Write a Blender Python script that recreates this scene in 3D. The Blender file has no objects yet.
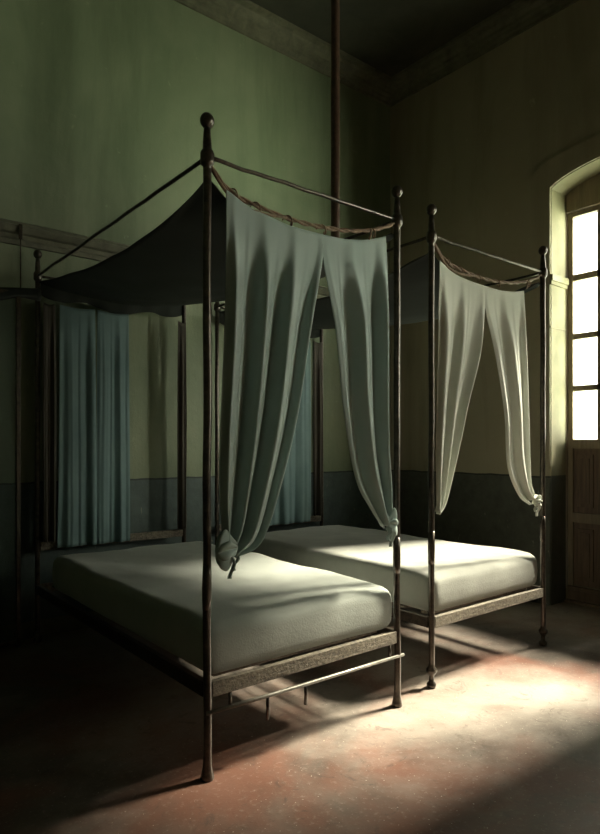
import bpy, bmesh, math, random
from mathutils import Vector, noise
PI = math.pi
random.seed(7)
sc = bpy.context.scene
COL = sc.collection

# ------------------------------------------------------------------ camera
cd = bpy.data.cameras.new('camera'); cam = bpy.data.objects.new('camera', cd); COL.objects.link(cam)
cam.location = (0, 0, 1.3)
cam.rotation_euler = (PI/2, 0, -math.atan2(.6285, .7777))
cd.sensor_width = 36; cd.lens = 624/834*36; cd.shift_y = 28/834
cd.clip_start = .05
sc.camera = cam

# ------------------------------------------------------------------ world: bright hazy daylight outside the windows
SKY = 14.0
SUN = 20.0
w = bpy.data.worlds.new('daylight'); sc.world = w; w.use_nodes = True
nt = w.node_tree; bg = nt.nodes['Background']
tc = nt.nodes.new('ShaderNodeTexCoord'); sx = nt.nodes.new('ShaderNodeSeparateXYZ')
rp = nt.nodes.new('ShaderNodeValToRGB')
nt.links.new(tc.outputs['Generated'], sx.inputs[0])
mr = nt.nodes.new('ShaderNodeMapRange'); mr.inputs[1].default_value = -1; mr.inputs[2].default_value = 1
nt.links.new(sx.outputs['Z'], mr.inputs[0]); nt.links.new(mr.outputs[0], rp.inputs[0])
e = rp.color_ramp.elements
e[0].position = .0; e[0].color = (1.5, 1.65, 1.2, 1)      # below the horizon, raised above the sky to light the upper wall
e[1].position = 1.0; e[1].color = (.20, .24, .23, 1)       # zenith
for p_, c_ in ((.38, (1.7, 1.85, 1.35)), (.45, (1.0, 1.02, .88)), (.52, (1.1, 1.1, .95)), (.64, (1.1, 1.08, .92)), (.76, (.30, .32, .29))):
    x = e.new(p_); x.color = (*c_, 1)
# daylight shaped by direction: raised towards the front, dimmed straight outside to darken bed heads
my = nt.nodes.new('ShaderNodeMapRange'); my.interpolation_type = 'SMOOTHSTEP'
for k_, v_ in ((1, -.72), (2, -.56), (3, 1.2), (4, .21)): my.inputs[k_].default_value = v_
nt.links.new(sx.outputs['Y'], my.inputs[0])
mm = nt.nodes.new('ShaderNodeMath'); mm.operation = 'MULTIPLY'; mm.inputs[1].default_value = SKY
nt.links.new(my.outputs[0], mm.inputs[0]); nt.links.new(mm.outputs[0], bg.inputs[1])
nt.links.new(rp.outputs[0], bg.inputs[0])

# ------------------------------------------------------------------ low sun through the french doors
sd = bpy.data.lights.new('sun', 'SUN'); sun = bpy.data.objects.new('sun', sd); COL.objects.link(sun)
sd.energy = SUN; sd.angle = math.radians(11); sd.color = (1, .92, .76)
sdir = Vector((-.985, .17, -.86)).normalized()
sun.rotation_euler = sdir.to_track_quat('-Z', 'Y').to_euler()
sun.location = (9, 1, 6)

# openings in the right wall: (y0, y1, z0, spring, rise)
DOORS = [(1.14, 2.66, 0.0, 3.34, .17), (-1.75, -.23, 0.0, 3.34, .17)]
RW = 4.77; BW = 4.42; CH = 4.95; WL = -2.2; WF = -3.2; TH = .38
for (y0, y1, z0, zs, ri) in DOORS:
    ld = bpy.data.lights.new('window_portal', 'AREA'); lo = bpy.data.objects.new('window_portal', ld); COL.objects.link(lo)
    ld.shape = 'RECTANGLE'; ld.size = y1-y0; ld.size_y = 2.2
    ld.cycles.is_portal = True
    lo.location = (RW+TH+.05, (y0+y1)/2, 2.35); lo.rotation_euler = (0, PI/2, 0)
    lo.rotation_euler = Vector((-1, 0, 0)).to_track_quat('-Z', 'Z').to_euler()

sc.view_settings.view_transform = 'Standard'; sc.view_settings.look = 'None'
sc.view_settings.gamma = 1; sc.view_settings.use_curve_mapping = False
sc.view_settings.exposure = 1.0
sc.cycles.use_denoising = True
sc.cycles.max_bounces = 10; sc.cycles.diffuse_bounces = 6; sc.cycles.transparent_max_bounces = 16
sc.cycles.sample_clamp_indirect = 4.0
sc.cycles.caustics_reflective = False; sc.cycles.caustics_refractive = False

# ------------------------------------------------------------------ materials
def nodes(name):
    m = bpy.data.materials.new(name); m.use_nodes = True
    t = m.node_tree; return m, t, t.nodes['Principled BSDF']
def noise_node(t, scale, detail=6, rough=.6, vec=None, dist=0):
    n = t.nodes.new('ShaderNodeTexNoise'); n.inputs['Scale'].default_value = scale
    n.inputs['Detail'].default_value = detail; n.inputs['Roughness'].default_value = rough
    n.inputs['Distortion'].default_value = dist
    if vec: t.links.new(vec, n.inputs['Vector'])
    return n.outputs['Fac']
def ramp(t, fac, stops, interp='LINEAR'):
    r = t.nodes.new('ShaderNodeValToRGB'); r.color_ramp.interpolation = interp
    el = r.color_ramp.elements
    while len(el) < len(stops): el.new(.5)
    for k, (p, c) in enumerate(stops):
        el[k].position = p; el[k].color = (*c, 1) if len(c) == 3 else c
    t.links.new(fac, r.inputs[0]); return r.outputs[0]
def mix(t, fac, a, b, mode='MIX'):
    m = t.nodes.new('ShaderNodeMix'); m.data_type = 'RGBA'; m.blend_type = mode
    if isinstance(fac, (int, float)): m.inputs[0].default_value = fac
    else: t.links.new(fac, m.inputs[0])
    for s, v in ((6, a), (7, b)):
        if isinstance(v, tuple): m.inputs[s].default_value = (*v, 1)
        else: t.links.new(v, m.inputs[s])
    return m.outputs[2]
def bump(t, b, h, strength=.3, dist=.01):
    n = t.nodes.new('ShaderNodeBump'); n.inputs['Strength'].default_value = strength
    n.inputs['Distance'].default_value = dist
    t.links.new(h, n.inputs['Height']); t.links.new(n.outputs[0], b.inputs['Normal'])
def objvec(t, scale=(1, 1, 1)):
    c = t.nodes.new('ShaderNodeTexCoord'); m = t.nodes.new('ShaderNodeMapping')
    m.inputs['Scale'].default_value = scale
    t.links.new(c.outputs['Object'], m.inputs[0]); return m.outputs[0]
def mathn(t, op, a, b=None):
    n = t.nodes.new('ShaderNodeMath'); n.operation = op
    for i, v in enumerate((a, b)):
        if v is None: continue
        if isinstance(v, (int, float)): n.inputs[i].default_value = v
        else: t.links.new(v, n.inputs[i])
    return n.outputs[0]

def wall_mat(name, top_a, top_b, dado, stain):
    m, t, b = nodes(name)
    v = objvec(t)
    vs = objvec(t, (1, 1, .12))
    big = noise_node(t, .9, 5, .6, v, .4)
    streak = noise_node(t, 2.2, 7, .65, vs, .3)
    fine = noise_node(t, 9, 8, .7, v)
    col = ramp(t, big, [(.3, top_a), (.7, top_b)])
    col = mix(t, ramp(t, streak, [(.48, (0, 0, 0)), (.75, (.75, .75, .75))]), col, stain)
    col = mix(t, ramp(t, fine, [(.64, (0, 0, 0)), (.72, (.5, .5, .5))]), col, tuple(min(1, c*1.5) for c in top_b))
    # painted dado below about a metre, with an uneven brushed edge
    sep = t.nodes.new('ShaderNodeSeparateXYZ'); t.links.new(v, sep.inputs[0])
    z = mathn(t, 'ADD', sep.outputs['Z'], mathn(t, 'MULTIPLY', noise_node(t, 6, 3, .5, v), .02))
    dn = mix(t, ramp(t, fine, [(.35, (0, 0, 0)), (.7, (1, 1, 1))]), dado, tuple(c*1.6 for c in dado))
    # scratches and chipped paint
    sc_ = noise_node(t, 22, 3, .5, objvec(t, (1, 1, .3)), 2)
    dn = mix(t, ramp(t, sc_, [(.70, (0, 0, 0)), (.73, (.55, .55, .55))]), dn, (.30, .31, .25))
    line = mathn(t, 'MULTIPLY', mathn(t, 'GREATER_THAN', z, 1.045), mathn(t, 'LESS_THAN', z, 1.058))
    col = mix(t, mathn(t, 'LESS_THAN', z, 1.05), col, dn)
    col = mix(t, line, col, tuple(c*.45 for c in dado))
    t.links.new(col, b.inputs['Base Color'])
    b.inputs['Roughness'].default_value = .62
    h = mathn(t, 'ADD', fine, mathn(t, 'MULTIPLY', streak, 1.5))
    bump(t, b, h, .35, .012)
    return m
M = {}
M['wall_back'] = wall_mat('green_plaster', (.155, .20, .122), (.25, .285, .19), (.055, .08, .078), (.085, .115, .062))
M['wall_right'] = wall_mat('olive_plaster', (.35, .315, .22), (.41, .365, .26), (.075, .08, .065), (.20, .185, .12))

m, t, b = nodes('cream_plaster'); v = objvec(t)
f = noise_node(t, 7, 6, .6, v)
sep = t.nodes.new('ShaderNodeSeparateXYZ'); t.links.new(v, sep.inputs[0])
c = ramp(t, f, [(.3, (.17, .16, .095)), (.7, (.23, .21, .13))])
d = ramp(t, f, [(.3, (.05, .055, .045)), (.7, (.08, .08, .065))])
t.links.new(mix(t, mathn(t, 'LESS_THAN', sep.outputs['Z'], 1.05), c, d), b.inputs['Base Color'])
b.inputs['Roughness'].default_value = .7; bump(t, b, f, .25, .01); M['reveal'] = m

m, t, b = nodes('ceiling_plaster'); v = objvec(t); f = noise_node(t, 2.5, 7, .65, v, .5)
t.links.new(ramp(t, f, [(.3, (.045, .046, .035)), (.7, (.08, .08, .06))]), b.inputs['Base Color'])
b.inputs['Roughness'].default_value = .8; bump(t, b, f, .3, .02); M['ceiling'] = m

m, t, b = nodes('cornice_plaster'); v = objvec(t); f = noise_node(t, 9, 7, .65, v, .5)
t.links.new(ramp(t, f, [(.35, (.10, .10, .07)), (.7, (.19, .185, .13))]), b.inputs['Base Color'])
b.inputs['Roughness'].default_value = .7; bump(t, b, f, .4, .01); M['cornice'] = m

m, t, b = nodes('worn_floor'); v = objvec(t)
big = noise_node(t, 1.1, 6, .6, v, .6); med = noise_node(t, 3.2, 8, .65, v, .8); fine = noise_node(t, 40, 6, .7, v)
c = ramp(t, med, [(.30, (.07, .055, .047)), (.60, (.15, .12, .10))])
c = mix(t, ramp(t, big, [(.42, (0, 0, 0)), (.58, (.85, .85, .85))]), c, (.19, .085, .058))
wear = noise_node(t, .8, 9, .62, v, .3)
c = mix(t, ramp(t, wear, [(.44, (0, 0, 0)), (.60, (.85, .85, .85))]), c, (.31, .275, .24))
c = mix(t, ramp(t, fine, [(.56, (0, 0, 0)), (.75, (.7, .7, .7))]), c, (.36, .30, .255))
c = mix(t, ramp(t, noise_node(t, 9, 8, .75, v, 1.5), [(.56, (0, 0, 0)), (.66, (.6, .6, .6))]), c, (.075, .055, .045))
sp = noise_node(t, 95, 2, .4, v)
c = mix(t, ramp(t, sp, [(.72, (0, 0, 0)), (.75, (1, 1, 1))]), c, (.55, .50, .42))
t.links.new(c, b.inputs['Base Color'])
t.links.new(ramp(t, med, [(.3, (.38, .38, .38)), (.7, (.62, .62, .62))]), b.inputs['Roughness'])
bump(t, b, mathn(t, 'ADD', fine, med), .25, .006); M['floor'] = m

def cloth(name, a, b2, trans=.15, sheen=.2):
    m, t, b = nodes(name); v = objvec(t)
    f = noise_node(t, 5, 5, .6, v); wv = noise_node(t, 260, 2, .5, v)
    t.links.new(ramp(t, f, [(.3, a), (.7, b2)]), b.inputs['Base Color'])
    b.inputs['Roughness'].default_value = .75
    b.inputs['Sheen Weight'].default_value = sheen; b.inputs['Sheen Roughness'].default_value = .4
    bump(t, b, wv, .12, .002)
    if trans:
        out = t.nodes['Material Output']; tr = t.nodes.new('ShaderNodeBsdfTranslucent')
        tr.inputs[0].default_value = (*b2, 1)
        mx = t.nodes.new('ShaderNodeMixShader'); mx.inputs[0].default_value = trans
        t.links.new(b.outputs[0], mx.inputs[1]); t.links.new(tr.outputs[0], mx.inputs[2]); t.links.new(mx.outputs[0], out.inputs[0])
    return m
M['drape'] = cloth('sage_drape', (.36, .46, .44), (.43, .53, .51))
M['drape_lit'] = cloth('sage_drape_lit', (.64, .67, .61), (.72, .75, .68))  # same cloth as the near drapes, sunlight painted in as a paler colour
M['blue_drape'] = cloth('blue_green_drape', (.14, .225, .24), (.19, .29, .30))
M['brown_drape'] = cloth('brown_drape', (.05, .043, .034), (.07, .06, .046), .1)
M['canopy'] = cloth('shaded_canopy_cloth', (.012, .016, .014), (.018, .024, .020), .0, .0)  # drape fabric with the canopy's shade painted in as near-black

def bedding(name, a, b2):
    m, t, b = nodes(name); v = objvec(t)
    f = noise_node(t, 4, 6, .6, v); wv = noise_node(t, 120, 3, .6, v)
    t.links.new(ramp(t, f, [(.3, a), (.7, b2)]), b.inputs['Base Color'])
    b.inputs['Roughness'].default_value = .9; b.inputs['Sheen Weight'].default_value = .2
    bump(t, b, mathn(t, 'ADD', wv, mathn(t, 'MULTIPLY', f, 2)), .35, .004); return m
M['mattress'] = bedding('grey_green_ticking', (.31, .34, .315), (.40, .43, .40))
M['mattress_pale'] = bedding('pale_grey_ticking', (.26, .27, .245), (.33, .34, .31))

def metal(name, a, b2, rough=.42, met=.6):
    m, t, b = nodes(name); b.inputs['Coat Weight'].default_value = .6; b.inputs['Coat Roughness'].default_value = .22; v = objvec(t); f = noise_node(t, 30, 7, .7, v)
    t.links.new(ramp(t, f, [(.35, a), (.7, b2)]), b.inputs['Base Color'])
    b.inputs['Metallic'].default_value = met; b.inputs['Roughness'].default_value = rough
    bump(t, b, f, .5, .003); return m
M['iron'] = metal('rusty_iron', (.030, .024, .019), (.10, .078, .058), .30)
M['bare_iron'] = metal('bare_iron', (.11, .105, .09), (.20, .19, .165), .45)
M['rust'] = metal('brown_pipe', (.06, .033, .024), (.12, .065, .045), .4, .3)
m, t, b = nodes('twisted_rope'); f = noise_node(t, 60, 4, .6, objvec(t))
t.links.new(ramp(t, f, [(.3, (.13, .085, .055)), (.7, (.30, .20, .13))]), b.inputs['Base Color'])
b.inputs['Roughness'].default_value = .6; bump(t, b, f, .5, .003); M['rope'] = m
m, t, b = nodes('weathered_wood'); f = noise_node(t, 6, 8, .7, objvec(t, (1, 8, 8)), .4)
g = noise_node(t, 70, 4, .6, objvec(t, (1, .3, 1)))
t.links.new(ramp(t, mathn(t, 'MULTIPLY', mathn(t, 'ADD', f, g), .5), [(.38, (.05, .042, .033)), (.62, (.22, .19, .145))]), b.inputs['Base Color'])
b.inputs['Roughness'].default_value = .7; bump(t, b, mathn(t, 'ADD', f, g), .8, .006); M['rail_wood'] = m
m, t, b = nodes('brown_door_wood'); f = noise_node(t, 5, 8, .65, objvec(t, (6, 6, .5)), .5)
t.links.new(ramp(t, f, [(.3, (.07, .045, .03)), (.7, (.17, .115, .075))]), b.inputs['Base Color'])
b.inputs['Roughness'].default_value = .5; bump(t, b, f, .4, .004); M['door_wood'] = m
m, t, b = nodes('pale_frame_wood'); f = noise_node(t, 5, 8, .65, objvec(t, (6, 6, .5)), .5)
t.links.new(ramp(t, f, [(.3, (.15, .12, .08)), (.7, (.26, .21, .14))]), b.inputs['Base Color'])
b.inputs['Roughness'].default_value = .5; bump(t, b, f, .4, .004); M['frame_wood'] = m

m, t, b = nodes('old_glass'); out = t.nodes['Material Output']
tr = t.nodes.new('ShaderNodeBsdfTransparent'); tr.inputs[0].default_value = (.97, .97, .93, 1)
gl = t.nodes.new('ShaderNodeBsdfGlossy'); gl.inputs['Roughness'].default_value = .03
mx = t.nodes.new('ShaderNodeMixShader'); mx.inputs[0].default_value = .05
t.links.new(tr.outputs[0], mx.inputs[1]); t.links.new(gl.outputs[0], mx.inputs[2]); t.links.new(mx.outputs[0], out.inputs[0])
M['glass'] = m
m, t, b = nodes('see_through_shade'); out = t.nodes['Material Output']  # half-transparent dark film, stands in for shade on the wall behind
b.inputs['Base Color'].default_value = (.035, .055, .04, 1); b.inputs['Roughness'].default_value = .9
tr = t.nodes.new('ShaderNodeBsdfTransparent'); mx = t.nodes.new('ShaderNodeMixShader'); mx.inputs[0].default_value = .62
t.links.new(tr.outputs[0], mx.inputs[1]); t.links.new(b.outputs[0], mx.inputs[2]); t.links.new(mx.outputs[0], out.inputs[0])
M['shade_film'] = m

# ------------------------------------------------------------------ helpers
def link(name, bm, mat, parent=None, smooth=True):
    me = bpy.data.meshes.new(name); bm.normal_update(); bm.to_mesh(me); bm.free()
    me.materials.append(M[mat])
    if smooth:
        for p in me.polygons: p.use_smooth = True
    o = bpy.data.objects.new(name, me); COL.objects.link(o)
    if parent: o.parent = parent
    return o
def thing(name, label, cat, loc=(0, 0, 0), group=None):
    o = bpy.data.objects.new(name, None); COL.objects.link(o); o.location = loc
    o.empty_display_size = .1
    o['label'] = label; o['category'] = cat
    if group: o['group'] = group
    return o
def tag(o, label, cat, group=None):
    o['label'] = label; o['category'] = cat
    if group: o['group'] = group
    return o
def struct(o): o['kind'] = 'structure'; return o
def box(bm, x0, x1, y0, y1, z0, z1):
    vs = [bm.verts.new((x, y, z)) for x in (x0, x1) for y in (y0, y1) for z in (z0, z1)]
    for f in ((0, 1, 3, 2), (4, 6, 7, 5), (0, 4, 5, 1), (2, 3, 7, 6), (0, 2, 6, 4), (1, 5, 7, 3)):
        bm.faces.new([vs[i] for i in f])
def bevel(bm, w, seg=2):
    bmesh.ops.recalc_face_normals(bm, faces=bm.faces)
    bmesh.ops.bevel(bm, geom=list(bm.edges), offset=w, segments=seg, affect='EDGES', profile=.6)
def bbox(name, dims, mat, parent=None, bv=.004):
    bm = bmesh.new(); box(bm, *dims); bevel(bm, bv); return link(name, bm, mat, parent, False)
def lathe(bm, prof, cx=0, cy=0, n=20, wob=0):
    rings = []
    for (r, z) in prof:
        ox, oy = (wob*noise.noise(Vector((z*2.3, cx, cy))), wob*noise.noise(Vector((z*2.3+9, cy, cx)))) if wob else (0, 0)
        rings.append([bm.verts.new((cx+ox+r*math.cos(2*PI*k/n), cy+oy+r*math.sin(2*PI*k/n), z)) for k in range(n)])
    for a, b in zip(rings, rings[1:]):
        for k in range(n):
            bm.faces.new((a[k], a[(k+1) % n], b[(k+1) % n], b[k]))
    bm.faces.new(list(reversed(rings[0]))); bm.faces.new(rings[-1])
def tube(bm, pts, r, n=10, rfun=None):
    pts = [Vector(p) for p in pts]; rings = []
    d0 = (pts[1]-pts[0]).normalized(); up = Vector((0, 0, 1)) if abs(d0.z) < .9 else Vector((0, 1, 0))
    nx = d0.cross(up).normalized()
    for i, p in enumerate(pts):
        d = (pts[min(i+1, len(pts)-1)]-pts[max(i-1, 0)]).normalized()
        nx = (nx-d*nx.dot(d)).normalized(); ny = d.cross(nx)
        rr = r*(rfun(i/(len(pts)-1)) if rfun else 1)
        rings.append([bm.verts.new(p+nx*rr*math.cos(2*PI*k/n)+ny*rr*math.sin(2*PI*k/n)) for k in range(n)])
    for a, b in zip(rings, rings[1:]):
        for k in range(n): bm.faces.new((a[k], a[(k+1) % n], b[(k+1) % n], b[k]))
    bm.faces.new(list(reversed(rings[0]))); bm.faces.new(rings[-1])
def spline(pts, n):
    """Catmull-Rom through pts, n+1 samples by chord length."""
    P = [Vector(p) for p in pts]; P = [P[0]*2-P[1]] + P + [P[-1]*2-P[-2]]
    dense = []
    for i in range(1, len(P)-2):
        for k in range(24):
            s = k/24; a, b, c, d = P[i-1:i+3]
            dense.append(.5*((2*b)+(c-a)*s+(2*a-5*b+4*c-d)*s*s+(3*b-a-3*c+d)*s**3))
    dense.append(P[-2])
    L = [0]
    for a, b in zip(dense, dense[1:]): L.append(L[-1]+(b-a).length)
    out = []; j = 0
    for k in range(n+1):
        tgt = L[-1]*k/n
        while j < len(L)-2 and L[j+1] < tgt: j += 1
        f = (tgt-L[j])/max(1e-9, L[j+1]-L[j]); out.append(dense[j].lerp(dense[j+1], min(1, max(0, f))))
    return out

# ------------------------------------------------------------------ structure
def slab(name, dims, mat):
    bm = bmesh.new(); box(bm, *dims); bmesh.ops.recalc_face_normals(bm, faces=bm.faces)
    return struct(link(name, bm, mat, None, False))
slab('floor', (WL-.2, RW+TH, WF-.2, BW+.2, -.15, 0), 'floor')
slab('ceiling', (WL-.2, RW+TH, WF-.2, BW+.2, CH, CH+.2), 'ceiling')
slab('wall_back', (WL-.2, RW+TH, BW, BW+.2, 0, CH), 'wall_back')
slab('wall_left', (WL-.2, WL, WF, BW, 0, CH), 'wall_back')
slab('wall_front', (WL-.2, RW+TH, WF-.2, WF, 0, CH), 'wall_right')

def arch(y, o):
    y0, y1, z0, zs, ri = o; s = (y-(y0+y1)/2)/((y1-y0)/2)
    return zs+ri*math.sqrt(max(0, 1-s*s*.94))-ri*.24*abs(s)**6*0
NA = 28
bm = bmesh.new()
def quad(*p):
    return bm.faces.new([bm.verts.new(q) for q in p])
cuts = [WF]
for o in sorted(DOORS): cuts += [o[0], o[1]]
cuts.append(BW)
for X in (RW, RW+TH):
    for i in range(0, len(cuts), 2):
        quad((X, cuts[i], 0), (X, cuts[i+1], 0), (X, cuts[i+1], CH), (X, cuts[i], CH))
    for o in DOORS:
        for k in range(NA):
            ya, yb = (o[0]+(o[1]-o[0])*k/NA, o[0]+(o[1]-o[0])*(k+1)/NA)
            quad((X, ya, arch(ya, o)), (X, yb, arch(yb, o)), (X, yb, CH), (X, ya, CH))
quad((RW, WF, 0), (RW+TH, WF, 0), (RW+TH, WF, CH), (RW, WF, CH))
struct(link('wall_right', bm, 'wall_right', None, False))
# lining of each opening: side reveals and arched soffit
for i, o in enumerate(DOORS):
    bm = bmesh.new(); prof = [(o[0], 0.0)]
    prof += [(o[0]+(o[1]-o[0])*k/NA, arch(o[0]+(o[1]-o[0])*k/NA, o)) for k in range(NA+1)] + [(o[1], 0.0)]
    t_ = .006
    cy, cz = (o[0]+o[1])/2, 1.5
    def inn(p): return (p[0]+(t_ if p[0] < cy else -t_), p[1]-(t_ if p[1] > 1 else 0))
    for a, b_ in zip(prof, prof[1:]):
        A, B = inn(a), inn(b_)
        quad((RW-.004, A[0], A[1]), (RW-.004, B[0], B[1]), (RW+TH, B[0], B[1]), (RW+TH, A[0], A[1]))
        quad((RW-.004, a[0], a[1]), (RW-.004, b_[0], b_[1]), (RW-.004, B[0], B[1]), (RW-.004, A[0], A[1]))
    struct(link('trim_%d' % (i+1), bm, 'reveal', None, False))
    # proud architrave band round the opening
    bm = bmesh.new(); W = .17
    outp = []
    for (y, z) in prof:
        if z == 0.0: outp.append((y+(-W if y < cy else W), 0.0))
        else:
            s = (y-cy)/((o[1]-o[0])/2); outp.append((y+W*s, z+W*(1.0 if abs(s) < .99 else .8)))
    xs = (RW-.018, RW)
    for (a, b_, c_, d_) in zip(prof, prof[1:], outp[1:], outp):
        quad((xs[0], *a), (xs[0], *b_), (xs[0], *c_), (xs[0], *d_))
        quad((xs[0], *d_), (xs[0], *c_), (xs[1], *c_), (xs[1], *d_))
        quad((xs[0], *a), (xs[1], *a), (xs[1], *b_), (xs[0], *b_))
    struct(link('trim_%d' % (i+11), bm, 'wall_right', None, False))
    # impost moulding on the far reveal and the near one
    bm = bmesh.new()
    for (ya, yb, sgn) in ((o[1], o[1], -1), (o[0], o[0], 1)):
        for (h0, h1, p) in ((2.63, 2.68, .030), (2.60, 2.63, .018), (2.25, 2.265, .010)):
            y_a, y_b = sorted((ya, ya+sgn*p)); box(bm, RW-.02-.2*p, RW+.235, y_a, y_b, h0, h1)
    struct(link('trim_%d' % (i+21), bm, 'reveal', None, False))

def moulding(name, prof, a, b_, nrm, mat):
    """prof: (out, z) points; runs from a to b_ (x, y), offset along nrm."""
    bm = bmesh.new(); A = Vector((*a, 0)); B = Vector((*b_, 0)); N = Vector((*nrm, 0)); n = 24
    rows = []
    for k in range(n+1):
        p = A.lerp(B, k/n); rows.append([bm.verts.new(p+N*o+Vector((0, 0, z))) for (o, z) in prof])
    for r0, r1 in zip(rows, rows[1:]):
        for i in range(len(prof)-1): bm.faces.new((r0[i], r0[i+1], r1[i+1], r1[i]))
    bm.faces.new(rows[0]); bm.faces.new(list(reversed(rows[-1])))
    bmesh.ops.recalc_face_normals(bm, faces=bm.faces)
    return struct(link(name, bm, mat, None, False))
C = CH
corn = [(0, C-.17), (.02, C-.17), (.022, C-.145), (.04, C-.135), (.045, C-.11), (.07, C-.10), (.075, C-.08), (.11, C-.06), (.12, C-.035),
        (.125, C-.03), (.17, C-.025), (.175, C), (0, C)]
moulding('trim_31', corn, (WL, BW), (RW, BW), (0, -1), 'cornice')
moulding('trim_32', corn, (RW, WF), (RW, BW), (-1, 0), 'cornice')
rail = [(0, 2.63), (.02, 2.63), (.025, 2.66), (.012, 2.67), (.012, 2.70), (.03, 2.71), (.045, 2.735), (.05, 2.75), (.03, 2.76), (.03, 2.775), (0, 2.79)]
moulding('trim_33', rail, (WL, BW), (RW, BW), (0, -1), 'cornice')
base = [(0, 0), (.018, 0), (.018, .085), (.012, .095), (.006, .10), (0, .11)]
moulding('baseboard_back', base, (WL, BW), (RW, BW), (0, -1), 'cornice')
moulding('baseboard_right', base, (RW, DOORS[0][1]+.12), (RW, BW-.02), (-1, 0), 'door_wood')

# ------------------------------------------------------------------ french doors
def french_door(idx, o):
    y0, y1, z0, zs, ri = o; X = RW+.245; root = bpy.data.objects.new('door_%d' % idx, None); COL.objects.link(root)
    root.location = (X, (y0+y1)/2, 0); struct(root)
    hw = (y1-y0)/2
    def part(name, fn, mat, parent=root, bv=.004, mx=True):
        global bm
        bm = bmesh.new(); fn(bm)
        if bv: bevel(bm, bv, 1)
        return link(name, bm, mat, parent, False)
    # fixed outer frame with the arched head
    bm = bmesh.new()
    for s in (-1, 1):
        a, b2 = sorted((s*hw, s*(hw-.012))); box(bm, -.02, .06, a, b2, 0, zs+.02)
    n = 20
    for k in range(n):
        ya, yb = -hw+2*hw*k/n, -hw+2*hw*(k+1)/n
        za, zb = arch(ya+(y0+y1)/2, o), arch(yb+(y0+y1)/2, o)
        vs = [bm.verts.new(p) for p in ((-.02, ya, 3.235), (-.02, yb, 3.235), (-.02, yb, zb), (-.02, ya, za), (.06, ya, 3.235), (.06, yb, 3.235), (.06, yb, zb), (.06, ya, za))]
        for f in ((0, 1, 2, 3), (5, 4, 7, 6), (4, 5, 1, 0), (3, 2, 6, 7)): bm.faces.new([vs[i] for i in f])
    link('door_frame', bm, 'frame_wood', root, False)
    bm = bmesh.new(); box(bm, -.06, .10, -hw+.012, hw-.012, 0, .021); bevel(bm, .003, 1); link('threshold', bm, 'door_wood', root, False)
    rows = [(1.345, 1.745), (1.79, 2.175), (2.22, 2.66), (2.71, 3.19)]
    for s in (-1, 1):
        leaf = bpy.data.objects.new('door_leaf', None); COL.objects.link(leaf); leaf.parent = root
        a, b2 = (0.003, hw-.014)
        S = lambda p, q: sorted((s*p, s*q))
        bm = bmesh.new()
        def bar(p, q, z_0, z_1, x0=0, x1=.045):
            ya, yb = S(p, q); box(bm, x0, x1, ya, yb, z_0, z_1)
        pw = (b2-a-.042*2-.028*2)/3
        bar(a, a+.042, .022, 3.23); bar(b2-.042, b2, .022, 3.23)
        bar(a+.042, b2-.042, 3.19, 3.23); bar(a+.042, b2-.042, 1.27, 1.345); bar(a+.042, b2-.042, .02, .14)
        for r0, r1 in zip(rows, rows[1:]): bar(a+.042, b2-.042, r0[1], r1[0], .006, .04)
        for k in (1, 2):
            q = a+.042+k*pw+(k-1)*.028; bar(q, q+.028, 1.345, 3.19, .006, .04)
        bar(a+.042, b2-.042, .66, .74)
        st = link('leaf_frame', bm, 'frame_wood', leaf, False)
        # lower timber panels
        for (z_0, z_1) in ((.14, .66), (.74, 1.27)):
            bm = bmesh.new()
            for k in range(3):
                q0 = a+.042+k*(pw+.028); ya, yb = S(q0-.014, q0+pw+.014)
                box(bm, .018, .03, ya, yb, z_0, z_1)
                ya, yb = S(q0+.035, q0+pw-.035); box(bm, .004, .02, ya, yb, z_0+.05, z_1-.05)
                ya, yb = S(q0+.06, q0+pw-.06); box(bm, -.004, .006, ya, yb, z_0+.08, z_1-.08)
            link('timber_panel', bm, 'door_wood', leaf, False)
        # bottom weather moulding
        bm = bmesh.new(); ya, yb = S(a, b2); box(bm, -.03, .0, ya, yb, .10, .135); box(bm, -.015, .0, ya, yb, .02, .10); bevel(bm, .004, 1)
        link('weather_board', bm, 'door_wood', leaf, False)
        for k in range(3):
            for (z_0, z_1) in rows:
                q = a+.042+k*(pw+.028); ya, yb = S(q-.004, q+pw+.004)
                bm = bmesh.new(); box(bm, .020, .024, ya, yb, z_0-.004, z_1+.004); link('pane', bm, 'glass', leaf, False)
        if s == 1:
            bm = bmesh.new(); tube(bm, [(0, .035, 1.05), (-.04, .035, 1.05), (-.045, .09, 1.05)], .008); link('door_handle', bm, 'iron', leaf)
    return root
for i, o in enumerate(DOORS): french_door(i+1, o)

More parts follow.
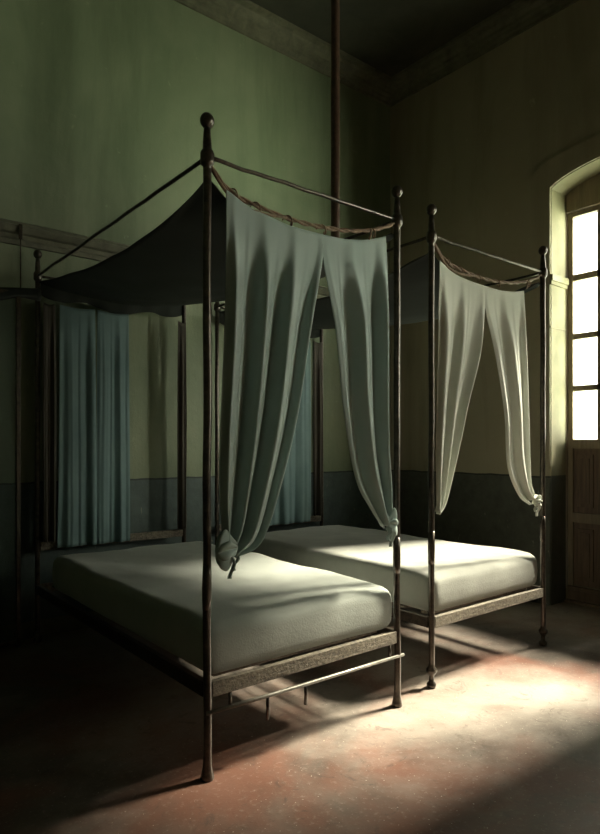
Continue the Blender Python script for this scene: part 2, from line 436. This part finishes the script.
# ------------------------------------------------------------------ beds
W, L = 1.085, 2.2             # post to post
HEADY = 2.19
SWAG = [(0.0, 2.405), (.06, 2.345), (.13, 2.305), (.25, 2.285), (.41, 2.272), (.60, 2.278), (.80, 2.305), (.97, 2.355), (1.085, 2.41)]
def post(root, x, y, kind, front):
    prof = []
    if kind == 'flared':
        prof += [(.026, 0), (.028, .008), (.024, .022), (.018, .05), (.0165, .10)]
    else:
        prof += [(.022, 0), (.026, .008), (.026, .022), (.014, .034), (.013, .062), (.019, .072), (.029, .086), (.029, .10), (.018, .112), (.016, .13)]
    n = 40
    prof += [(.0165*(1+.04*noise.noise(Vector((k*.9, x, y)))), .14+k*(2.37-.14)/n) for k in range(n+1)]
    prof += [(.0165, 2.385), (.024, 2.39), (.027, 2.40), (.0275, 2.43), (.025, 2.442), (.018, 2.448), (.0175, 2.47), (.0145, 2.51), (.0125, 2.538)]
    bm = bmesh.new(); lathe(bm, prof, x, y, 18, .005)
    p = link('bed_post', bm, 'iron', root)
    bm = bmesh.new(); r = .028
    ox, oy = .005*noise.noise(Vector((2.53*2.3, x, y))), .005*noise.noise(Vector((2.53*2.3+9, y, x)))
    lathe(bm, [(.010, 2.53)]+[(r*math.sin(a), 2.562-r*1.1*math.cos(a)) for a in [PI*k/12 for k in range(2, 12)]]+[(.003, 2.562+r*1.1)], x+ox, y+oy, 18)
    link('finial', bm, 'iron', p)
    # cast joint halfway along the post
    bm = bmesh.new()
    lathe(bm, [(.0165, .66), (.0185, .70), (.0195, .745), (.018, .79), (.0165, .84)], x, y, 16, .005); link('post_joint', bm, 'iron', p)
    return p
def swag_pts(n=70, W=1.085):
    return spline([(x*W/1.085, 0, z) for x, z in SWAG], n)
def bed(name, loc, kind, label, group, wood, W=W):
    r = thing(name, label, 'bed', loc, group)
    for (x, y) in ((0, 0), (W, 0), (0, HEADY), (W, HEADY)):
        post(r, x, y, kind, y == 0)
    # straight top rods
    for a, b2 in (((0, 0), (W, 0)), ((0, 0), (0, HEADY)), ((W, 0), (W, HEADY)), ((0, HEADY), (W, HEADY))):
        bm = bmesh.new(); A = Vector((*a, 2.42)); B = Vector((*b2, 2.42))
        tube(bm, [A.lerp(B, k/20)+Vector((0, 0, .006*noise.noise(Vector((k*.5, a[0], b2[1]))))) for k in range(21)], .0085)
        link('top_rod', bm, 'iron', r)
    # twisted sagging rail along the foot
    bm = bmesh.new(); P = swag_pts(150, W)
    for ph in (0, PI):
        tube(bm, [p+Vector((0, .005*math.cos(ph+i*.30), .005*math.sin(ph+i*.30))) for i, p in enumerate(P)], .0062, 8)
    sw = link('swag_rope', bm, 'rope', r)
    bm = bmesh.new(); P2 = [Vector((p.x, -.006, p.z-.03*math.sin(PI*min(1, i/55)))) for i, p in enumerate(P[:56])]
    tube(bm, P2, .0065, 8); link('loose_strand', bm, 'rope', sw)
    for k in (18, 33, 55, 80, 122):
        p = P[k]; bm = bmesh.new()
        tube(bm, [p+Vector((.004*j, .018*math.cos(a), .019*math.sin(a)-.008)) for j, a in enumerate([2*PI*q/12 for q in range(13)])], .0035, 6)
        if k > 100: tube(bm, [p+Vector((0, -.016, 0)), p+Vector((-.006, -.018, -.03)), p+Vector((-.016, -.016, -.05))], .005, 6)
        link('rope_tie', bm, 'rope', sw)
    # base rails
    def rail_(nm, dims, mat): return bbox(nm, dims, mat, r, .003)
    rail_('foot_rail', (.015, W-.015, -.014, .014, .318, .377), wood)
    rail_('head_rail', (.015, W-.015, HEADY-.014, HEADY+.014, .318, .377), wood)
    for x in (0, W): rail_('side_rail', (x-.014, x+.014, .015, HEADY-.015, .318, .377), 'iron')
    rail_('headboard', (.015, W-.015, HEADY-.012, HEADY+.012, .60, .655), 'rail_wood')
    bm = bmesh.new()
    for k in range(12):
        y = .1+k*(HEADY-.2)/11; box(bm, .07, W-.07, y-.03, y+.03, .362, .3765)
    link('bed_slats', bm, 'rail_wood', r, False)
    return r
A0 = (1.245, 2.115, 0)
D0 = (2.652, 2.160, 0)
bedA = bed('four_poster_bed', A0, 'flared', 'rusty iron four-poster bed nearest the camera, with a low stretcher rod across its foot', 'iron four-poster beds', 'rail_wood')
bedB = bed('four_poster_bed', D0, 'turned', 'iron four-poster bed nearer the window, standing on turned knob feet', 'iron four-poster beds', 'rail_wood', 1.12)
# stretcher of the near bed
bm = bmesh.new(); tube(bm, [(-.01, -.012, .262), (.3, -.014, .258), (.7, -.013, .255), (W+.035, -.012, .252)], .0085)
st = link('stretcher_rod', bm, 'bare_iron', bedA)
for (x, z0, z1) in ((.10, .258, .322), (.285, .155, .255), (.49, .165, .255), (W-.06, .255, .322)):
    bm = bmesh.new(); tube(bm, [(x, -.006, z0), (x+.001, -.008, (z0+z1)/2), (x, -.006, z1)], .0075, 8); link('rod_stub', bm, 'iron', st)

# ------------------------------------------------------------------ mattresses
def mattress(loc, wx, ly, h, mat, label):
    nx, ny, nz = 44, 84, 12; bm = bmesh.new(); grid = {}
    def P(i, j, k):
        key = (i, j, k)
        if key in grid: return grid[key]
        x, y, z = (i/nx-.5)*2, (j/ny-.5)*2, (k/nz-.5)*2
        rx, ry, rz = wx/2, ly/2, h/2; rad = .042
        p = Vector((x*rx, y*ry, z*rz))
        q = Vector((max(-rx+rad, min(rx-rad, p.x)), max(-ry+rad, min(ry-rad, p.y)), max(-rz+rad, min(rz-rad, p.z))))
        d = p-q
        if d.length > 1e-6:
            m_ = max(abs(d.x), abs(d.y), abs(d.z)); d = d.normalized()*m_
        p = q+d
        p += Vector((0, 0, 1))*(.014*noise.noise(Vector((p.x*2.2, p.y*2.2, loc[0])))+.005*noise.noise(Vector((p.x*9, p.y*7, 3))))*(1 if z > -.5 else .2)
        s = (1-z*z); p.x += .012*s*x; p.y += .012*s*y*(abs(y) > .9)
        # foot end droops and softens
        p.z -= .010*max(0, (-y-.7)/.3)**2*(z > 0)
        v_ = bm.verts.new(p+Vector((0, 0, h/2))); grid[key] = v_; return v_
    for i in range(nx):
        for j in range(ny):
            for k in (0, nz):
                f = [P(i, j, k), P(i+1, j, k), P(i+1, j+1, k), P(i, j+1, k)]; bm.faces.new(f if k else f[::-1])
    for j in range(ny):
        for k in range(nz):
            for i in (0, nx):
                f = [P(i, j, k), P(i, j+1, k), P(i, j+1, k+1), P(i, j, k+1)]; bm.faces.new(f if i else f[::-1])
    for i in range(nx):
        for k in range(nz):
            for j in (0, ny):
                f = [P(i, j, k), P(i+1, j, k), P(i+1, j, k+1), P(i, j, k+1)]; bm.faces.new(f if not j else f[::-1])
    o = link('mattress', bm, mat); o.location = loc
    return tag(o, label, 'mattress', 'mattresses on the beds')
mattress((A0[0]+W/2, A0[1]+.968, .381), 1.055, 1.90, .223, 'mattress', 'grey-green bare mattress on the bed nearest the camera')
mattress((D0[0]+.56, D0[1]+.968, .381), 1.055, 1.90, .223, 'mattress_pale', 'pale sunlit mattress on the bed nearer the window')

# ------------------------------------------------------------------ canopy roofs
def roof(loc, label, W=W):
    P = [(p.x, p.z) for p in swag_pts(44, W)]
    nx, ny = 44, 60; bm = bmesh.new(); V = []
    for i in range(nx+1):
        sx_ = i/nx; row = []
        for j in range(ny+1):
            s = j/ny; x = sx_*W
            foot = P[i][1]-.045-.02*(1-abs(2*sx_-1))
            edge = 2.345-.105*math.sin(PI*s**.75)+.035*s
            mid = edge-.06*math.sin(PI*sx_)
            f = max(0, 1-s*5); f = f*f*(3-2*f)
            z = mid*(1-f)+foot*f
            if i in (0, nx): z = edge
            z += .006*noise.noise(Vector((x*5, s*9, loc[0])))
            row.append(bm.verts.new((x, s*HEADY+(.012 if j == 0 else 0), z)))
        V.append(row)
    for i in range(nx):
        for j in range(ny): bm.faces.new((V[i][j], V[i+1][j], V[i+1][j+1], V[i][j+1]))
    # head valance hanging down from the head rod
    low = []
    for i in range(nx+1):
        p = V[i][ny].co; low.append(bm.verts.new((p.x, p.y+.012*math.sin(i*.9), p.z-.07-.02*math.sin(i*.35))))
    for i in range(nx): bm.faces.new((V[i][ny], V[i+1][ny], low[i+1], low[i]))
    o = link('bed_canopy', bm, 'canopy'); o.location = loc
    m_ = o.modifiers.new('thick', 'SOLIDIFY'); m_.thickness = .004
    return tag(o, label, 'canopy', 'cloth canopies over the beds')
roof(A0, 'sagging cloth canopy roof with painted-in shade over the bed nearest the camera')
roof(D0, 'sagging cloth canopy roof with painted-in shade over the bed nearer the window', 1.12)

# ------------------------------------------------------------------ curtains
def sm(a, b, x):
    x = min(1, max(0, (x-a)/(b-a))); return x*x*(3-2*x)
def curtain(name, y, top, Ledge, Redge, folds, amp, mat, label, group, phase=0, lean=0, ns=200, ntt=130, tie=None):
    """top: (x,z) points of the hung edge; Ledge/Redge: edges from the top down; folds: list of (cycles, weight, phase)."""
    T = spline([(x, 0, z) for x, z in top], ns); Lp = spline([(x, 0, z) for x, z in Ledge], ntt); Rp = spline([(x, 0, z) for x, z in Redge], ntt)
    bm = bmesh.new(); V = []; w0 = (T[-1]-T[0]).length
    for j in range(ntt+1):
        tt = j/ntt; row = []; ww = (Rp[j]-Lp[j]).length
        g = 1-min(1, ww/w0)
        A_ = (amp[0]*(1-sm(0, .3, tt))+amp[1]*sm(0, .3, tt))*(1-sm(.65, 1, tt))+amp[2]*sm(.65, 1, tt)
        for i in range(ns+1):
            s = i/ns
            base_ = Lp[j].lerp(Rp[j], s)
            base_ = base_+(T[i]-Lp[0].lerp(Rp[0], s))*(1-tt)**1.5
            yy = 0; dx = 0
            for (n_, w_, ph) in folds:
                a_ = 2*PI*n_*(s+.05*noise.noise(Vector((s*3, tt*1.6, ph))))+ph
                q = math.sin(a_)-.36*math.sin(2*a_)+.10*math.sin(3*a_)
                yy += w_*q; dx += w_*math.cos(a_)*.12
            env = min(1, s*14+.15, (1-s)*14+.15)
            yy += .35*noise.noise(Vector((s*2.5, tt*2.2, phase)))
            ridge = (.25+.75*sm(0, .18, tt))
            row.append(bm.verts.new((base_.x+dx*A_*.35*env, y+yy*A_*env*ridge-lean*tt, base_.z)))
        V.append(row)
    for j in range(ntt):
        for i in range(ns): bm.faces.new((V[j][i], V[j+1][i], V[j+1][i+1], V[j][i+1]))
    o = link(name, bm, mat)
    m_ = o.modifiers.new('thick', 'SOLIDIFY'); m_.thickness = .003; m_.offset = 0
    return tag(o, label, 'curtain', group)
def knot(parent, c, mat, sx_=.05, sz_=.06, tails=2, seed=0, direc=1):
    """gathered cloth bundled and tied against a post."""
    bm = bmesh.new(); n, k_ = 96, 30; rings = []
    for j in range(k_+1):
        q = j/k_; row = []          # q 0 = curtain side (narrow), 1 = post side (fanned out)
        pr = (.28+.72*sm(0, .75, q))*math.sqrt(max(0, 1-((q-.55)/.45)**4 if q > .55 else 1))
        if q < .12: pr *= math.sqrt(q/.12)
        for i in range(n):
            b2 = 2*PI*i/n
            pl = abs(math.sin(3.5*b2+seed+.8*math.sin(3*q)+.5*math.sin(b2*2)))**1.3
            rr = pr*(.50+.58*pl+.12*noise.noise(Vector((math.cos(b2)*2, math.sin(b2)*2, q*3+seed))))
            row.append(bm.verts.new((c[0]+sx_*(q*2-1)*direc-.010*direc*pl*pr, c[1]+.034*rr*math.cos(b2), c[2]+sz_*rr*math.sin(b2)-.010*q)))
        rings.append(row)
    for a_, b_ in zip(rings, rings[1:]):
        for i in range(n): bm.faces.new((a_[i], a_[(i+1) % n], b_[(i+1) % n], b_[i]))
    bmesh.ops.remove_doubles(bm, verts=bm.verts, dist=1e-4)
    kn = link('tie_knot', bm, mat, parent)
    for q in range(tails):
        bm = bmesh.new(); x0 = c[0]-direc*(.012+.018*q); wd = .012
        rows = []
        for j in range(14):
            s = j/13; zz = c[2]-sz_*.4-s*(.085-.03*q)
            xx = x0+.010*math.sin(s*4+q); yy = c[1]-.014-.006*math.sin(s*6+q)
            rows.append([bm.verts.new((xx+wd*(k/4-.5)*(1+.4*s), yy+.006*math.sin(k*1.6), zz)) for k in range(5)])
        for a_, b_ in zip(rows, rows[1:]):
            for k in range(4): bm.faces.new((a_[k], a_[k+1], b_[k+1], b_[k]))
        tl = link('tie_tail', bm, mat, kn); tl.modifiers.new('thick', 'SOLIDIFY').thickness = .003
    return kn
ax, ay = A0[0], A0[1]
G1, G2 = 'foot curtains of the near bed', 'foot curtains of the bed nearer the window'
c1 = curtain('bed_curtain', ay-.012,
    [(1.325, 2.310), (1.426, 2.272), (1.537, 2.252), (1.659, 2.238), (1.83, 2.240)],
    [(1.325, 2.310), (1.325, 2.037), (1.316, 1.717), (1.300, 1.359), (1.296, 1.082), (1.318, .900)],
    [(1.83, 2.240), (1.83, 2.138), (1.76, 1.807), (1.692, 1.452), (1.605, 1.16), (1.501, .906), (1.375, .848)],
    [(3.1, 1, 2.6), (6.6, .10, 1.0)], (.005, .031, .026), 'drape',
    'wide sage-green curtain tied back low to the nearest bed post', G1, 0)
knot(c1, (1.312, ay-.035, .895), 'drape', .050, .080, 2, 1, -1)
c2 = curtain('bed_curtain', ay-.012,
    [(1.83, 2.240), (1.93, 2.245), (2.035, 2.258), (2.14, 2.284), (2.238, 2.318)],
    [(1.83, 2.240), (1.83, 2.138), (1.903, 1.824), (1.952, 1.461), (2.028, 1.145), (2.134, .989), (2.217, .896)],
    [(2.238, 2.318), (2.250, 2.10), (2.252, 1.864), (2.245, 1.373), (2.266, 1.118), (2.265, .93)],
    [(2.1, 1, 4.6), (5.1, .10, 2.0)], (.005, .031, .022), 'drape',
    'narrow sage-green curtain gathered at the right foot post of the nearest bed', G1, 5)
knot(c2, (2.268, ay-.02, .925), 'drape', .034, .085, 2, 3, 1)
by = D0[1]
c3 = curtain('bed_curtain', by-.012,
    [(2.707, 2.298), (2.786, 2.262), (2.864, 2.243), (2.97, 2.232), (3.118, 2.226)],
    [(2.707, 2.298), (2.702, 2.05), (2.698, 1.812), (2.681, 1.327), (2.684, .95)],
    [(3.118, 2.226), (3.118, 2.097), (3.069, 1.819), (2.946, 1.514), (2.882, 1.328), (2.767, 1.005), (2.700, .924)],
    [(2.3, 1, 2.4), (5.3, .10, .5)], (.003, .020, .014), 'drape_lit',
    'sage curtain with sunlight painted into its colour, tied to the left foot post of the far bed', G2, 9)
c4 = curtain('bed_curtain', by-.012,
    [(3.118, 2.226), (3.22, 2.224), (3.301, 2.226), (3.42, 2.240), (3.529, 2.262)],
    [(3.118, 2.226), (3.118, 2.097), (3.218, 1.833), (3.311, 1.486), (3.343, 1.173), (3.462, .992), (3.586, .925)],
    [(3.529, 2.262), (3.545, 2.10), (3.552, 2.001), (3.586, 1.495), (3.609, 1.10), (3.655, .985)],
    [(1.9, 1, 4.0), (4.6, .10, 2.0)], (.003, .020, .016), 'drape_lit',
    'sage curtain with sunlight painted into its colour, looped towards the post beside the tall window', G2, 12)
knot(c4, (3.675, by-.012, .95), 'drape_lit', .038, .045, 2, 6, 1)

# head curtains
hy = A0[1]+HEADY-.045
GH = 'curtains at the bed heads'
def head(x0, x1, z0, z1, mat, label, ph, group=GH, spread=.0, n=3.2):
    m_ = (x0+x1)/2
    return curtain('head_curtain', hy, [(x0, z1), (m_, z1-.01), (x1, z1)], [(x0, z1), (x0-.005, (z0+z1)/2), (x0-spread, z0)],
        [(x1, z1), (x1+.008, (z0+z1)/2), (x1+spread, z0)], [(n, .8, ph), (n*2.3, .25, ph*2)], (.004, .012, .020), mat, label, group, ph, 0, 90, 70)
head(1.375, 1.615, .612, 2.24, 'blue_drape', 'blue-green curtain hanging at the left side of the near bed head', 1.3, spread=.015, n=1.6)
head(1.632, 1.860, .612, 2.24, 'blue_drape', 'blue-green curtain at the near bed head, beside the bare wall', 2.7, spread=.012, n=1.7)
head(2.255, 2.320, .66, 2.24, 'brown_drape', 'narrow brown curtain strip at the right end of the near bed head', .7, n=1.3)
head(1.270, 1.345, .66, 2.24, 'brown_drape', 'narrow brown curtain strip beside the left head post of the near bed', 3.7, n=1.3)
hy = D0[1]+HEADY-.045
head(2.93, 3.60, .612, 2.24, 'blue_drape', 'blue-green curtain at the head of the far bed, seen between the foot curtains', 5.1, n=3.3)
head(3.64, 3.74, .66, 2.24, 'brown_drape', 'narrow brown curtain strip at the head of the far bed', 4.4, n=1.6)

# ------------------------------------------------------------------ pole hanging from the ceiling
bm = bmesh.new(); PX, PY = 2.50, 2.76
tube(bm, [(PX, PY, 2.42+z*(CH-2.42)/30) for z in range(31)], .027, 20)
p = tag(link('ceiling_pole', bm, 'rust'), 'tall brown iron pole hanging down from the ceiling between the two beds', 'pole')
bm = bmesh.new(); lathe(bm, [(.028, CH-.05), (.045, CH-.03), (.07, CH-.012), (.07, CH-.001)], PX, PY, 24); link('ceiling_flange', bm, 'rust', p)
bm = bmesh.new(); lathe(bm, [(.010, 2.385), (.030, 2.395), (.034, 2.42), (.028, 2.44)], PX, PY, 20); link('end_cap', bm, 'rust', p)

# ------------------------------------------------------------------ screen frame at the left, with an added sheet for shade
t_ = thing('screen_frame', 'tall screen frame with an added shade sheet, standing left of the near bed head', 'screen', (.80, 4.27, 0))
for x in (-.62, .315):
    bm = bmesh.new(); box(bm, x-.013, x+.013, -.013, .013, 0, 2.29); bevel(bm, .003, 1); link('upright', bm, 'iron', t_, False)
for z in (.03, 2.275):
    bm = bmesh.new(); box(bm, -.607, .302, -.010, .010, z-.014, z+.014); bevel(bm, .003, 1); link('crossbar', bm, 'iron', t_, False)
bm = bmesh.new(); n = 40
V = [[bm.verts.new((-.607+.909*i/n, .004*math.sin(i*.8+k*.3), .044+2.217*k/n)) for k in range(n+1)] for i in range(n+1)]
for i in range(n):
    for k in range(n): bm.faces.new((V[i][k], V[i+1][k], V[i+1][k+1], V[i][k+1]))
link('shade_sheet', bm, 'shade_film', t_)  # added sheet filling the open frame, darkens the wall seen through it
# dark cloth thrown over the screen top, rising to the bed post
bm = bmesh.new(); V = []
for i in range(41):
    s = i/40; x = .30+s*.955; top = 2.30+.035*s**3+.012*math.sin(s*7)-.02*s; row = []
    for k in range(9):
        q = k/8; a = PI*q; row.append(bm.verts.new((x, 4.27-.020*math.cos(a)+.004*math.sin(i*.7), top+.012*math.sin(a)-(.06+.012*math.sin(i*.5))*abs(2*q-1))))
    V.append(row)
for i in range(40):
    for k in range(8): bm.faces.new((V[i][k], V[i+1][k], V[i+1][k+1], V[i][k+1]))
o = link('draped_cloth', bm, 'canopy'); o.modifiers.new('thick', 'SOLIDIFY').thickness = .003
tag(o, 'dark cloth thrown over the top of the screen', 'cloth')
# hanging cord from the picture rail
bm = bmesh.new(); tube(bm, [(1.155, BW-.055, 2.70-k*.08) for k in range(12)], .004, 8)
o = link('hanging_cord', bm, 'iron'); tag(o, 'thin dark cord hung from the wall moulding beside the near bed head post', 'cord')
bm = bmesh.new(); box(bm, 1.143, 1.167, BW-.062, BW-.045, 2.66, 2.76); bevel(bm, .004, 1); link('hook', bm, 'iron', o, False)
